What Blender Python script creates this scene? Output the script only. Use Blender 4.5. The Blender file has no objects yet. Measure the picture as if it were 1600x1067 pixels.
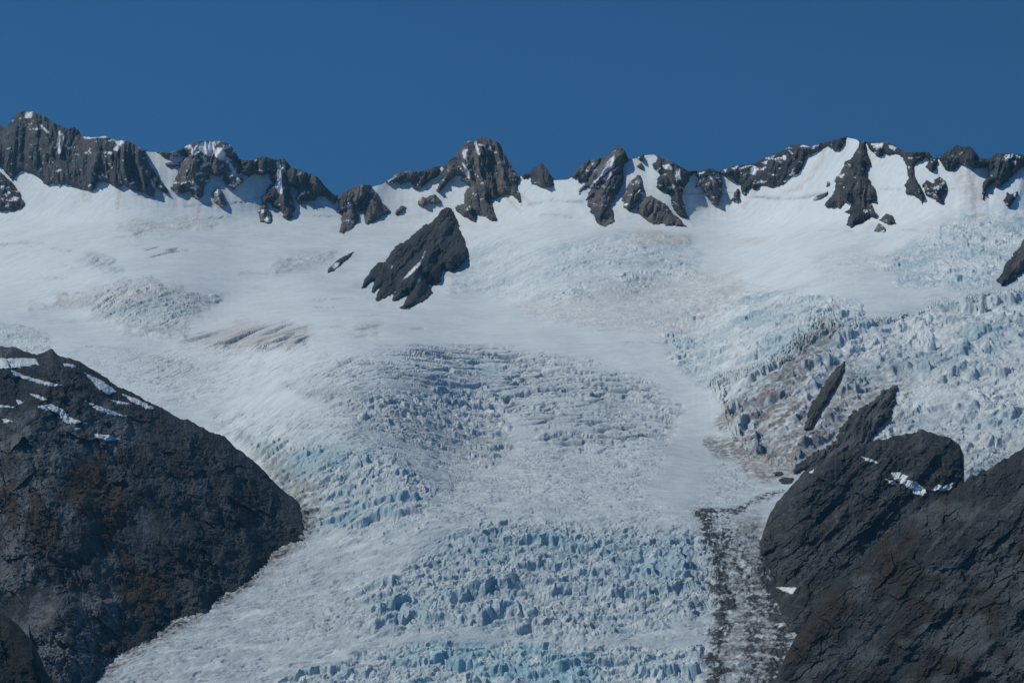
import bpy, math
import numpy as np

# ------------------------------------------------------------------ camera, sky, sun, exposure
sc = bpy.context.scene
F = 2986.0                 # focal length in photograph pixels (about 30 degrees across)
PITCH = math.radians(2.0)
cam = bpy.data.cameras.new("camera"); camo = bpy.data.objects.new("camera", cam)
sc.collection.objects.link(camo); sc.camera = camo
cam.sensor_fit = 'HORIZONTAL'; cam.sensor_width = 36.0; cam.lens = 36.0 * F / 1600.0
cam.clip_start = 1.0; cam.clip_end = 60000.0
camo.rotation_euler = (math.radians(90) + PITCH, 0, 0)

SUN_EL, SUN_AZ = math.radians(49), math.radians(-84)    # azimuth from +Y, clockwise
w = bpy.data.worlds.new("World"); sc.world = w; w.use_nodes = True
nt = w.node_tree; nt.nodes.clear()
out = nt.nodes.new('ShaderNodeOutputWorld'); bg = nt.nodes.new('ShaderNodeBackground')
sky = nt.nodes.new('ShaderNodeTexSky'); sky.sky_type = 'NISHITA'; sky.sun_disc = False
sky.sun_elevation = SUN_EL; sky.sun_rotation = SUN_AZ
sky.altitude = 2500; sky.air_density = 1.0; sky.dust_density = 0.0; sky.ozone_density = 3.0
tc = nt.nodes.new('ShaderNodeTexCoord'); mp = nt.nodes.new('ShaderNodeMapping')
mp.vector_type = 'POINT'; mp.inputs['Scale'].default_value = (1, 1, 1.3); mp.inputs['Location'].default_value = (0, 0, 0.42)
mulc = nt.nodes.new('ShaderNodeMix'); mulc.data_type = 'RGBA'; mulc.blend_type = 'MULTIPLY'
mulc.inputs[0].default_value = 1.0; mulc.inputs[7].default_value = (0.36, 0.90, 1.17, 1)
nt.links.new(tc.outputs['Generated'], mp.inputs[0]); nt.links.new(mp.outputs[0], sky.inputs[0])
nt.links.new(sky.outputs[0], mulc.inputs[6]); nt.links.new(mulc.outputs[2], bg.inputs[0])
bg.inputs[1].default_value = 0.10
nt.links.new(bg.outputs[0], out.inputs[0])

sl = bpy.data.lights.new("sun", 'SUN'); sl.energy = 3.2; sl.angle = math.radians(0.5); sl.color = (1.0, 0.985, 0.90)
so = bpy.data.objects.new("sun", sl); sc.collection.objects.link(so)
so.rotation_euler = (math.radians(90) - SUN_EL, 0, -SUN_AZ + math.pi)
so.location = (-800, 0, 900)
sc.view_settings.view_transform = 'Standard'; sc.view_settings.look = 'None'
sc.view_settings.exposure = -0.42; sc.view_settings.gamma = 1.0; sc.view_settings.use_curve_mapping = False

# ------------------------------------------------------------------ numeric helpers
rng = np.random.RandomState(11)
PERM = rng.permutation(4096); PERM = np.concatenate([PERM, PERM]).astype(np.int64)
GA = rng.rand(4096) * 2 * np.pi; GX, GY = np.cos(GA), np.sin(GA); RV = rng.rand(4096)
def hsh(ix, iy, s): return PERM[(PERM[(ix + s * 131) & 4095] + iy) & 4095]
def noise(x, y, s=0):
    x, y = np.broadcast_arrays(np.asarray(x, float), np.asarray(y, float))
    fx, fy = np.floor(x), np.floor(y); ix, iy = fx.astype(np.int64), fy.astype(np.int64)
    u, v = x - fx, y - fy; a = u*u*u*(u*(u*6-15)+10); b = v*v*v*(v*(v*6-15)+10)
    def g(i, j):
        h = hsh(ix + i, iy + j, s); return GX[h]*(u-i) + GY[h]*(v-j)
    return ((g(0,0)*(1-a) + g(1,0)*a)*(1-b) + (g(0,1)*(1-a) + g(1,1)*a)*b) * 1.5
def fbm(x, y, o=4, s=0, g=0.5):
    t = 0; a = 1; n = 0
    for k in range(o):
        t = t + a*noise(x*2**k, y*2**k, s + 7*k); n += a; a *= g
    return t / n * 1.3
def ridged(x, y, o=4, s=0, g=0.5):
    t = 0; a = 1; n = 0
    for k in range(o):
        t = t + a*(1 - 2*np.abs(noise(x*2**k, y*2**k, s + 5*k))); n += a; a *= g
    return t / n
def voronoi(x, y, s=0):
    fx, fy = np.floor(x).astype(np.int64), np.floor(y).astype(np.int64)
    d1 = np.full(x.shape, 9.0); d2 = np.full(x.shape, 9.0); idv = np.zeros(x.shape, np.int64)
    ox = np.zeros(x.shape); oy = np.zeros(x.shape)
    for i in (-1, 0, 1):
        for j in (-1, 0, 1):
            cx, cy = fx + i, fy + j; h = hsh(cx, cy, s)
            px = cx + RV[h]; py = cy + RV[(h*7+13) & 4095]
            dx, dy = x - px, y - py; d = np.sqrt(dx*dx + dy*dy)
            n1 = d < d1
            d2 = np.where(n1, d1, np.minimum(d2, d)); idv = np.where(n1, h, idv)
            ox = np.where(n1, dx, ox); oy = np.where(n1, dy, oy); d1 = np.minimum(d1, d)
    return d1, d2, RV[(idv*3+5) & 4095], RV[(idv*11+17) & 4095], RV[(idv*5+29) & 4095], ox, oy
def ss(a, b, x):
    t = np.clip((x - a) / (b - a), 0, 1); return t*t*(3-2*t)
def facet(x, y, size, seed, asp=1.7):
    """angular slabs split by sharp joints"""
    d1, d2, ra, rb, rc, ox, oy = voronoi(np.asarray(x)/size, np.asarray(y)/(size*asp), seed)
    return size*(0.30*(ra-.5) + 1.3*ox*(rb-.5) + 1.3*oy*(rc-.5))
def skew(q, w=0.22):
    """arete profile: short face to the left, long face to the right"""
    p = q - np.floor(q); return np.where(p < w, p/w, (1-p)/(1-w))
def sdist(poly, X, Y):
    """distance in pixels to the polygon's edge, positive inside"""
    P = np.asarray(poly, float); Q = np.roll(P, -1, 0)
    d = np.full(X.shape, 1e9); ins = np.zeros(X.shape, bool)
    for (x0, y0), (x1, y1) in zip(P, Q):
        ex, ey = x1-x0, y1-y0; L = ex*ex + ey*ey + 1e-9
        t = np.clip(((X-x0)*ex + (Y-y0)*ey)/L, 0, 1)
        d = np.minimum(d, (X-x0-t*ex)**2 + (Y-y0-t*ey)**2)
        if y0 != y1:
            c = ((y0 > Y) != (y1 > Y)) & (X < (x1-x0)*(Y-y0)/(y1-y0) + x0); ins ^= c
    d = np.sqrt(d); return np.where(ins, d, -d)
def lerp(tab, x):
    t = np.asarray(tab, float); return np.interp(x, t[:, 0], t[:, 1])
cP, sP = math.cos(PITCH), math.sin(PITCH)
def tanel(px, py):
    u = (533.5 - py) / F; return (u*cP + sP) / (cP - u*sP)
def xz(px, py, Y):
    u = (533.5 - py) / F; dy = cP - u*sP
    return (px - 800) / F / dy * Y, (u*cP + sP) / dy * Y
# where each traced outline was read: magnification and corner of the close-up
ZR = {1: (3.557, 0, 130), 2: (3.335, 380, 180), 3: (3.557, 780, 180), 4: (3.557, 1180, 180),
      5: (1.881, 0, 500), 7: (2.667, 1000, 440), 8: (2.667, 1000, 700)}
def Z(r, pts):
    s, ox, oy = ZR[r]; return [(ox + x/s, oy + y/s) for x, y in pts]

# ------------------------------------------------------------------ outlines of the land
SKY = [(-300,290),(-120,250),(-40,215),(-12,200),(0,193),(6,199),(11,197),(20,186),(28,176),(42,172),(56,177),(70,182),(84,192),(96,197),(104,202),
 (117,199),(124,206),(129,214),(146,215),(166,213),(180,219),(197,220),(208,224),(219,232),(233,237),(247,237),(264,239),(281,234),
 (295,226),(312,221),(332,220),(349,221),(360,227),(368,237),(374,249),(388,251),(398,250),(410,244),(419,247),(431,250),(444,248),
 (450,255),(455,262),(467,264),(479,270),(497,277),(506,289),(515,298),(524,306),(530,306),(542,298),(554,291),(566,288),(581,291),
 (596,288),(608,280),(620,271),(629,266),(641,268),(662,267),(680,261),(695,259),(704,250),(716,237),(725,225),(734,220),(740,223),
 (744,219),(753,214),(767,217),(780,224),(786,236),(791,245),(800,261),(811,276),(817,274),(828,269),(836,261),(847,255),(854,261),
 (861,275),(867,281),(887,280),(895,275),(906,260),(920,250),(932,249),(943,246),(954,242),(961,229),(974,231),(980,243),(982,249),
 (994,247),(1005,242),(1022,241),(1033,246),(1047,252),(1061,259),(1075,267),(1092,267),(1112,263),(1123,269),(1134,264),(1145,259),
 (1162,258),(1182,254),(1197,247),(1214,240),(1231,231),(1236,227),(1253,225),(1264,230),(1284,224),(1304,218),(1323,214),(1337,217),
 (1349,222),(1366,222),(1385,222),(1399,228),(1413,238),(1433,238),(1451,238),(1458,247),(1467,247),(1475,240),(1486,233),(1495,227),
 (1503,230),(1515,229),(1523,236),(1531,247),(1545,249),(1557,240),(1579,240),(1599,243),(1650,235),(1720,260),(1800,250),(1900,290)]

# ------------------------------------------------------------------ the glacier's base surface: slopes integrated up from the valley
gx = np.arange(-700, 2301, 10.0); gy = np.arange(1250, 149, -2.0)
GXX, GYY = np.meshgrid(gx, gy)
slope = np.broadcast_to(lerp([(150,50),(270,48),(322,42),(338,28),(352,15),(385,14),(440,12),(470,8.5),(530,8.5),(545,16),(600,19),(690,17),
   (715,9),(812,9),(828,26),(905,27),(950,19),(985,13),(998,22),(1040,24),(1060,14),(1250,16)], gy)[:, None], GXX.shape).copy()
def paint(arr, poly, val, soft=40):
    m = ss(-soft/2, soft/2, sdist(poly, GXX, GYY)); arr[:] = arr*(1-m) + val*m
paint(slope, [(-300,830),(300,800),(560,850),(620,900),(560,1000),(420,1060),(350,1250),(-300,1250)], 15, 80)      # left tongue
paint(slope, [(1120,520),(1300,450),(1900,430),(1900,760),(1500,740),(1380,720),(1180,730),(1130,640)], 27, 60)     # right icefall
paint(slope, [(400,700),(560,700),(680,750),(660,830),(520,850),(440,860)], 23, 50)
paint(slope, [(820,470),(1130,470),(1110,560),(900,530)], 13, 50)
paint(slope, [(740,380),(1080,372),(1120,430),(900,480),(760,450)], 18, 30)
paint(slope, [(60,480),(200,442),(340,462),(300,528),(180,505)], 17, 24)
paint(slope, [(1420,370),(1500,340),(1900,330),(1900,450),(1400,440)], 22, 30)
for _ in range(3):
    slope[:, 1:-1] = (slope[:, :-2] + 2*slope[:, 1:-1] + slope[:, 2:]) / 4
slope += 2.0*fbm(GXX/160, GYY/90, 2, 3)
tt = tanel(0, gy); YB = np.zeros(GXX.shape); YB[0] = 1500.0
for k in range(1, len(gy)):
    m = np.tan(np.radians(slope[k])); d = np.maximum(m - tt[k], 0.062)
    YB[k] = YB[k-1] * np.exp((tt[k]-tt[k-1]) / d)
    YB[k, 1:-1] = 0.42*YB[k, 1:-1] + 0.29*(YB[k, :-2] + YB[k, 2:])
    YB[k, 0], YB[k, -1] = 2*YB[k, 1] - YB[k, 2], 2*YB[k, -2] - YB[k, -3]
for _ in range(10):
    YB[:, 1:-1] = (YB[:, :-2] + 2*YB[:, 1:-1] + YB[:, 2:]) / 4
ZB = YB * tt[:, None]
SB = np.zeros_like(YB); SB[1:] = np.cumsum(np.sqrt(np.diff(YB, axis=0)**2 + np.diff(ZB, axis=0)**2), 0)
def samp(A, px, py):
    fx = np.clip((px + 700) / 10.0, 0, A.shape[1]-1.001); fy = np.clip((1250 - py) / 2.0, 0, A.shape[0]-1.001)
    i, j = fx.astype(int), fy.astype(int); u, v = fx-i, fy-j
    return (A[j,i]*(1-u)+A[j,i+1]*u)*(1-v) + (A[j+1,i]*(1-u)+A[j+1,i+1]*u)*v
def wall_relief(px, py):
    """broad ribs and hollows of the snowy headwall, metres towards the valley"""
    up = ss(372, 300, py)
    return up * (22*fbm(px/120 + py/300, py/420, 2, 41) + 7*fbm(px/34, py/90, 3, 43))
def Yglacier(px, py): return samp(YB, px, py) - wall_relief(px, py)

# ------------------------------------------------------------------ masks over the glacier, on a grid of 3 px
mx = np.arange(-700, 2301, 3.0); my = np.arange(1250, 149, -3.0); MX, MY = np.meshgrid(mx, my)
WX = 9*fbm(MX/40, MY/22, 3, 91); WY = 6*fbm(MX/40, MY/22, 3, 92)
def sampm(A, px, py):
    fx = np.clip((px + 700) / 3.0, 0, A.shape[1]-1.001); fy = np.clip((1250 - py) / 3.0, 0, A.shape[0]-1.001)
    i, j = fx.astype(int), fy.astype(int); u, v = fx-i, fy-j
    return (A[j,i]*(1-u)+A[j,i+1]*u)*(1-v) + (A[j+1,i]*(1-u)+A[j+1,i+1]*u)*v
M = {k: np.zeros(MX.shape) for k in ('serac', 'crev', 'fine', 'blue', 'dust', 'dirt', 'debris', 'diag', 'grey')}
def region(poly, soft=22, warp=1.0, **kw):
    m = ss(-soft/2, soft/2, sdist(poly, MX + WX*warp, MY + WY*warp))
    for k, v in kw.items():
        if v < 0: M[k] *= 1 + v*m
        else: M[k] = np.maximum(M[k], v*m)
def line(pts, wd, soft, warp=0.6, **kw):
    d = np.full(MX.shape, 1e9); X = MX + WX*warp; Y = MY + WY*warp
    for (x0, y0), (x1, y1) in zip(pts[:-1], pts[1:]):
        ex, ey = x1-x0, y1-y0; t = np.clip(((X-x0)*ex+(Y-y0)*ey)/(ex*ex+ey*ey+1e-9), 0, 1)
        d = np.minimum(d, np.hypot(X-x0-t*ex, Y-y0-t*ey))
    m = 1 - ss(wd/2, wd/2 + soft, d)
    for k, v in kw.items(): M[k] = M[k]*(1 + v*m) if v < 0 else np.maximum(M[k], v*m)
# lower icefall, its wall and the blue band at its foot
region([(560,930),(620,880),(690,840),(760,818),(900,812),(1040,822),(1115,840),(1120,960),(1000,990),(850,995),(700,980),(580,985)], 40, serac=1, blue=.42, grey=.6)
region([(745,850),(900,825),(1090,850),(1100,905),(1000,930),(850,925),(770,895)], 30, serac=1, blue=.6, grey=.7)
region([(430,1067),(500,1040),(590,1008),(680,998),(900,1003),(1095,1010),(1100,1260),(350,1260)], 14, serac=1, blue=.95, grey=.3)
region([(1135,880),(1150,815),(1188,800),(1240,1000),(1230,1260),(1100,1260),(1112,1000)], 30, serac=.35, blue=.15, debris=.5, grey=1, dirt=.6)
line([(1108,815),(1119,850),(1124,900),(1136,960),(1116,1015),(1120,1080),(1120,1260)], 2, 30, 2.2, debris=.97)
line([(1130,830),(1165,900),(1180,980),(1170,1080)], 4, 46, 2, debris=.72)
line([(1108,815),(1150,800),(1215,772)], 2, 12, 1.2, debris=.8)
line([(1200,860),(1206,930),(1225,980),(1215,1040),(1205,1100)], 5, 34, 1.6, debris=.92)
region([(150,1010),(330,950),(480,860),(640,800),(1100,800),(1110,1000),(600,1000),(350,1250),(0,1250)], 60, fine=.8, grey=.32)
region([(430,1000),(560,900),(640,930),(560,1000)], 50, serac=.45, grey=.4)
# left serac slope beside the spur
region([(380,680),(480,690),(560,702),(640,722),(690,770),(650,825),(560,845),(520,825),(470,860),(440,840),(440,780)], 30, serac=.95, blue=.62, grey=.65)
region([(370,670),(440,720),(500,760),(500,830),(440,880),(360,940),(420,860),(440,800)], 30, dirt=.55, grey=.6)
line([(474,806),(452,845),(405,885),(340,930),(265,975),(195,1012),(130,1067)], 12, 26, dirt=.75, debris=.6)
region([(330,640),(520,640),(800,740),(1000,800),(700,830),(640,740),(450,690),(340,690)], 40, fine=.9, grey=.3)
# middle icefall and crevassed dome
region([(440,600),(560,612),(650,596),(745,600),(795,640),(800,700),(765,735),(690,705),(600,680),(530,650)], 24, serac=.72, blue=.4, grey=1, dust=.25)
region([(640,612),(730,596),(790,620),(780,640),(640,640)], 16, serac=.9, blue=.75)
region([(590,575),(640,548),(720,536),(800,545),(920,565),(1020,600),(1065,640),(1040,690),(940,700),(850,690),(800,640),(740,600),(650,605)], 26, crev=1, grey=.45)
region([(880,620),(960,610),(1030,640),(1030,690),(950,680)], 26, crev=1, grey=.75, blue=.2)
region([(720,560),(800,565),(780,595),(730,590)], 14, blue=.8, crev=1)
region([(800,700),(1100,700),(1130,800),(900,812),(780,790)], 50, fine=.55, grey=.12)
region([(120,560),(300,545),(560,560),(620,600),(440,600),(340,640),(250,640)], 60, 2, fine=.5)
region([(990,560),(1110,600),(1150,700),(1150,820),(1000,820),(1050,690)], 50, 2, fine=.2)
region([(800,690),(1100,690),(1200,740),(1100,830),(800,820)], 50, 2, fine=.9, grey=.2)
region([(480,560),(640,548),(600,610),(480,620)], 40, 2, fine=.6, crev=.25)
line([(1060,600),(1110,640),(1090,700),(1060,760)], 30, 60, 1.5, fine=-1)
# left neve
region([(45,482),(100,460),(200,440),(260,440),(345,468),(310,490),(290,528),(215,530),(160,500),(120,474)], 26, 2, serac=.9, blue=.35, grey=.85, dust=.35)
region([(160,500),(200,465),(280,470),(300,515),(250,530)], 14, blue=.55, grey=.6)
region([(45,485),(100,460),(230,440),(345,468),(230,470)], 16, 1.5, dust=.6)
region([(290,530),(330,512),(400,503),(485,512),(480,540),(350,545)], 24, 2, crev=.9, dust=.9, grey=.5)
region([(520,512),(600,500),(590,525)], 24, 2, crev=.6, dust=.6)
region([(185,355),(215,345),(285,342),(330,352),(290,362),(215,372)], 18, 2, serac=.6, dust=.6, grey=.5, blue=.2)
region([(140,402),(185,402),(190,422),(150,425),(120,415)], 18, 2, serac=.7, grey=.8, blue=.2)
region([(205,382),(260,385),(300,392),(240,400)], 8, crev=.6, grey=.3)
region([(420,415),(450,400),(520,392),(530,402),(490,415),(430,430)], 18, 2, serac=.5, grey=.5, dust=.3)
region([(590,410),(620,400),(610,430),(585,440)], 10, serac=.4, dust=.4)
region([(-100,500),(30,505),(75,525),(80,550),(-100,560)], 14, serac=.8, blue=.35, grey=.6)
region([(180,545),(300,560),(330,600),(250,590)], 30, crev=.2, dust=.25)
# upper icefall
region([(705,385),(740,370),(860,382),(960,366),(1075,368),(1100,400),(1090,440),(980,470),(860,480),(760,458),(700,460)], 20, serac=.62, blue=.28, grey=.35)
region([(1000,360),(1075,365),(1080,380),(990,385)], 8, dust=.9, grey=.5)
region([(1140,372),(1200,372),(1195,382),(1145,382)], 8, dust=.6)
region([(720,375),(860,385),(960,375),(1070,395),(1000,410),(850,408),(720,400)], 16, blue=.5)
region([(800,480),(900,460),(1060,430),(1160,420),(1160,470),(1080,520),(950,515),(850,505)], 24, serac=.5, dust=.6, grey=.2)
region([(1060,480),(1150,455),(1260,455),(1350,478),(1350,500),(1290,560),(1200,580),(1130,620),(1060,580),(1030,530)], 26, serac=.85, blue=.55, grey=.45, dust=.15)
region([(1140,455),(1340,465),(1350,500),(1150,510)], 18, blue=.75)
region([(1120,600),(1200,570),(1290,520),(1360,500),(1480,470),(1560,455),(1900,440),(1900,830),(1500,800),(1300,740),(1180,720),(1140,680)], 24, serac=.9, blue=.5, grey=.62, diag=1, dust=.2)
region([(1340,500),(1480,470),(1500,490),(1400,530),(1330,570)], 20, blue=.85)
region([(1500,510),(1620,510),(1620,570),(1480,570)], 30, blue=.75)
region([(1360,570),(1420,560),(1500,530),(1400,640),(1360,680)], 26, blue=.6)
region([(1480,600),(1560,600),(1560,640),(1490,640)], 26, blue=.75)
region([(1140,665),(1165,620),(1230,560),(1290,500),(1310,520),(1270,590),(1200,670)], 34, 1.4, dirt=.8, diag=1, grey=.9)
region([(1165,640),(1200,600),(1235,600),(1225,640),(1180,660)], 16, 1.4, dirt=1, grey=1)
region([(1200,700),(1250,640),(1320,560),(1345,560),(1330,640),(1260,740)], 40, 1.4, dirt=.6, dust=.5, grey=.8)
region([(1330,600),(1400,560),(1430,600),(1400,680),(1350,690)], 30, 1.4, dirt=.4, grey=.7)
region([(1110,690),(1170,690),(1240,672),(1270,690),(1240,720),(1180,725)], 18, dirt=.7, fine=1, diag=.6)
region([(1260,690),(1330,600),(1390,590),(1310,690),(1250,740),(1200,745)], 18, dirt=.35, dust=.8)
region([(1420,375),(1500,340),(1620,330),(1900,330),(1900,450),(1600,452),(1500,450),(1400,445),(1370,410)], 24, serac=.75, blue=.55, grey=.35)
region([(1260,400),(1340,390),(1420,400),(1400,430),(1280,440)], 30, serac=.4, grey=.2, dust=.2)
region([(1490,700),(1600,700),(1560,740),(1480,780)], 20, serac=.7, blue=.35, grey=.7, dirt=.25)
line([(1105,692),(1150,692),(1205,668),(1250,630)], 5, 12, 1.0, dirt=1, diag=.8)
line([(1120,700),(1180,712),(1235,712),(1290,680)], 12, 14, 1.2, dirt=1, diag=.8)
line([(1180,735),(1240,735),(1300,712)], 10, 16, 1.0, dirt=.55, dust=1)
line([(1160,725),(1190,745),(1230,750)], 3, 8, 2.0, dirt=.8)
line([(1130,660),(1170,640),(1220,590)], 8, 16, 1.4, dirt=.8)
for q_ in (Z(7, [(680,620),(685,580),(705,515),(755,435),(800,370),(862,325),(858,375),(828,445),(788,505),(750,570),(712,620)]),
           Z(7, [(632,790),(660,752),(700,722),(815,650),(825,600),(865,560),(885,530),(945,500),(995,460),(1060,420),(1082,440),(1068,505),(1048,575),(1008,610),(975,655),(985,720),(900,745),(640,800)])):
    region(q_, 8, .3, serac=-.93)
# dust streaks below the rock walls
for p in ([(131,300),(133,316)], [(140,303),(138,314)], [(187,292),(184,325)], [(312,322),(308,342)], [(809,300),(832,321)], [(790,307),(812,330)],
          [(1289,228),(1285,250),(1262,282),(1248,292)], [(1250,294),(1225,300)], [(1496,260),(1512,305),(1526,332)], [(1513,262),(1520,290),(1532,328)],
          [(1520,262),(1522,290),(1545,332)], [(1546,270),(1536,300),(1544,330)], [(503,308),(500,328)], [(1180,300),(1162,325)], [(1075,340),(1085,352)]):
    line(p, 1.0, 4.5, 0.15, dust=.95)
line([(1500,262),(1512,300),(1530,330)], 16, 12, 0.3, dust=.5)
# long thin schrunds
SCH = [[(216,305),(240,310),(262,306)], [(291,322),(330,318),(362,320),(400,312)], [(815,320),(850,315),(862,312),(912,315)],
       [(1060,302),(1095,302),(1140,303),(1185,296)], [(1372,297),(1395,295),(1415,299),(1440,300),(1512,292),(1530,290)], [(380,318),(420,300),(450,308),(505,323)],
       [(1180,308),(1240,310),(1290,302)]]
_r = np.random.RandomState(5)
for _ in range(46):
    x_, y_ = _r.uniform(-50, 1500), _r.uniform(335, 560); l_ = _r.uniform(20, 75)
    line([(x_, y_), (x_+l_*.5, y_-_r.uniform(-1, 3)), (x_+l_, y_+_r.uniform(-2, 4))], 0.4, 2.6, 0.5, grey=.45, crev=.3)
for p in SCH: line(p, 0.6, 3.0, 0.25, grey=1.0, crev=.35)

# ------------------------------------------------------------------ materials
def mat(name, rough=0.8, spec=0.3, bump=((0.25, 1.0),), varamt=0.25, varscale=0.05, snow=False):
    m = bpy.data.materials.new(name); m.use_nodes = True; t = m.node_tree; N = t.nodes; L = t.links
    b = N['Principled BSDF']; b.inputs['Roughness'].default_value = rough; b.inputs['Specular IOR Level'].default_value = spec
    at = N.new('ShaderNodeAttribute'); at.attribute_name = 'tone'; at.attribute_type = 'GEOMETRY'
    tcn = N.new('ShaderNodeTexCoord')
    nz = N.new('ShaderNodeTexNoise'); nz.inputs['Scale'].default_value = varscale; nz.inputs['Detail'].default_value = 8; nz.inputs['Roughness'].default_value = 0.65
    L.new(tcn.outputs['Object'], nz.inputs['Vector'])
    mr = N.new('ShaderNodeMapRange'); mr.inputs[1].default_value = 0.3; mr.inputs[2].default_value = 0.7
    mr.inputs[3].default_value = 1 - varamt; mr.inputs[4].default_value = 1 + varamt
    L.new(nz.outputs[0], mr.inputs[0])
    vm = N.new('ShaderNodeVectorMath'); vm.operation = 'SCALE'; L.new(at.outputs['Color'], vm.inputs[0]); L.new(mr.outputs[0], vm.inputs['Scale'])
    L.new(vm.outputs[0], b.inputs['Base Color'])
    last = None
    for sca, dist in bump:
        n2 = N.new('ShaderNodeTexNoise'); n2.inputs['Scale'].default_value = sca; n2.inputs['Detail'].default_value = 4
        L.new(tcn.outputs['Object'], n2.inputs['Vector'])
        bp = N.new('ShaderNodeBump'); bp.inputs['Strength'].default_value = 1.0; bp.inputs['Distance'].default_value = dist
        L.new(n2.outputs[0], bp.inputs['Height'])
        if last: L.new(last.outputs[0], bp.inputs['Normal'])
        last = bp
    if last: L.new(last.outputs[0], b.inputs['Normal'])
    return m
M_ICE = mat('glacier_ice', 0.75, 0.25, ((0.35, 0.5),), 0.06, 0.08)
M_ROCK = mat('alpine_rock', 0.9, 0.2, ((0.12, 3.0), (0.5, 0.8)), 0.35, 0.035)
M_HILL = mat('valley_rock', 0.9, 0.2, ((0.25, 1.2), (1.0, 0.4)), 0.38, 0.09)
M_SNOW = mat('old_snow', 0.7, 0.25, ((0.3, 0.4),), 0.05, 0.1)

def mesh_grid(name, X, Y, Zv, col, material, keep=None, smooth=False, alpha=None):
    """one mesh from a grid of points (rows, columns); faces touching a dropped vertex are left out"""
    R, C = X.shape; idx = np.arange(R*C).reshape(R, C)
    a, b, c, d = idx[:-1,:-1], idx[:-1,1:], idx[1:,1:], idx[1:,:-1]
    q = np.stack([a, b, c, d], -1).reshape(-1, 4)
    co = np.stack([X, Y, Zv], -1).reshape(-1, 3); cl = col.reshape(-1, 3)
    if keep is not None:
        k = keep.reshape(-1); q = q[k[q].all(1)]
        used = np.unique(q); remap = np.full(R*C, -1); remap[used] = np.arange(len(used))
        q = remap[q]; co = co[used]; cl = cl[used]
    me = bpy.data.meshes.new(name); n, nf = len(co), len(q)
    me.vertices.add(n); me.vertices.foreach_set('co', co.astype(np.float32).ravel())
    me.loops.add(nf*4); me.loops.foreach_set('vertex_index', q.astype(np.int32).ravel())
    me.polygons.add(nf); me.polygons.foreach_set('loop_start', np.arange(0, nf*4, 4, dtype=np.int32))
    me.polygons.foreach_set('use_smooth', np.full(nf, smooth, bool))
    at = me.attributes.new('tone', 'FLOAT_COLOR', 'POINT')
    at.data.foreach_set('color', np.concatenate([cl, np.ones((n, 1))], 1).astype(np.float32).ravel())
    me.materials.append(material); me.update(calc_edges=True)
    o = bpy.data.objects.new(name, me); sc.collection.objects.link(o)
    return o
def tag(o, label=None, cat=None, group=None, kind=None):
    for k, v in (('label', label), ('category', cat), ('group', group), ('kind', kind)):
        if v: o[k] = v
    return o
def mixc(c, d, m): return c*(1-m[..., None]) + np.asarray(d)*m[..., None]

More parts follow.
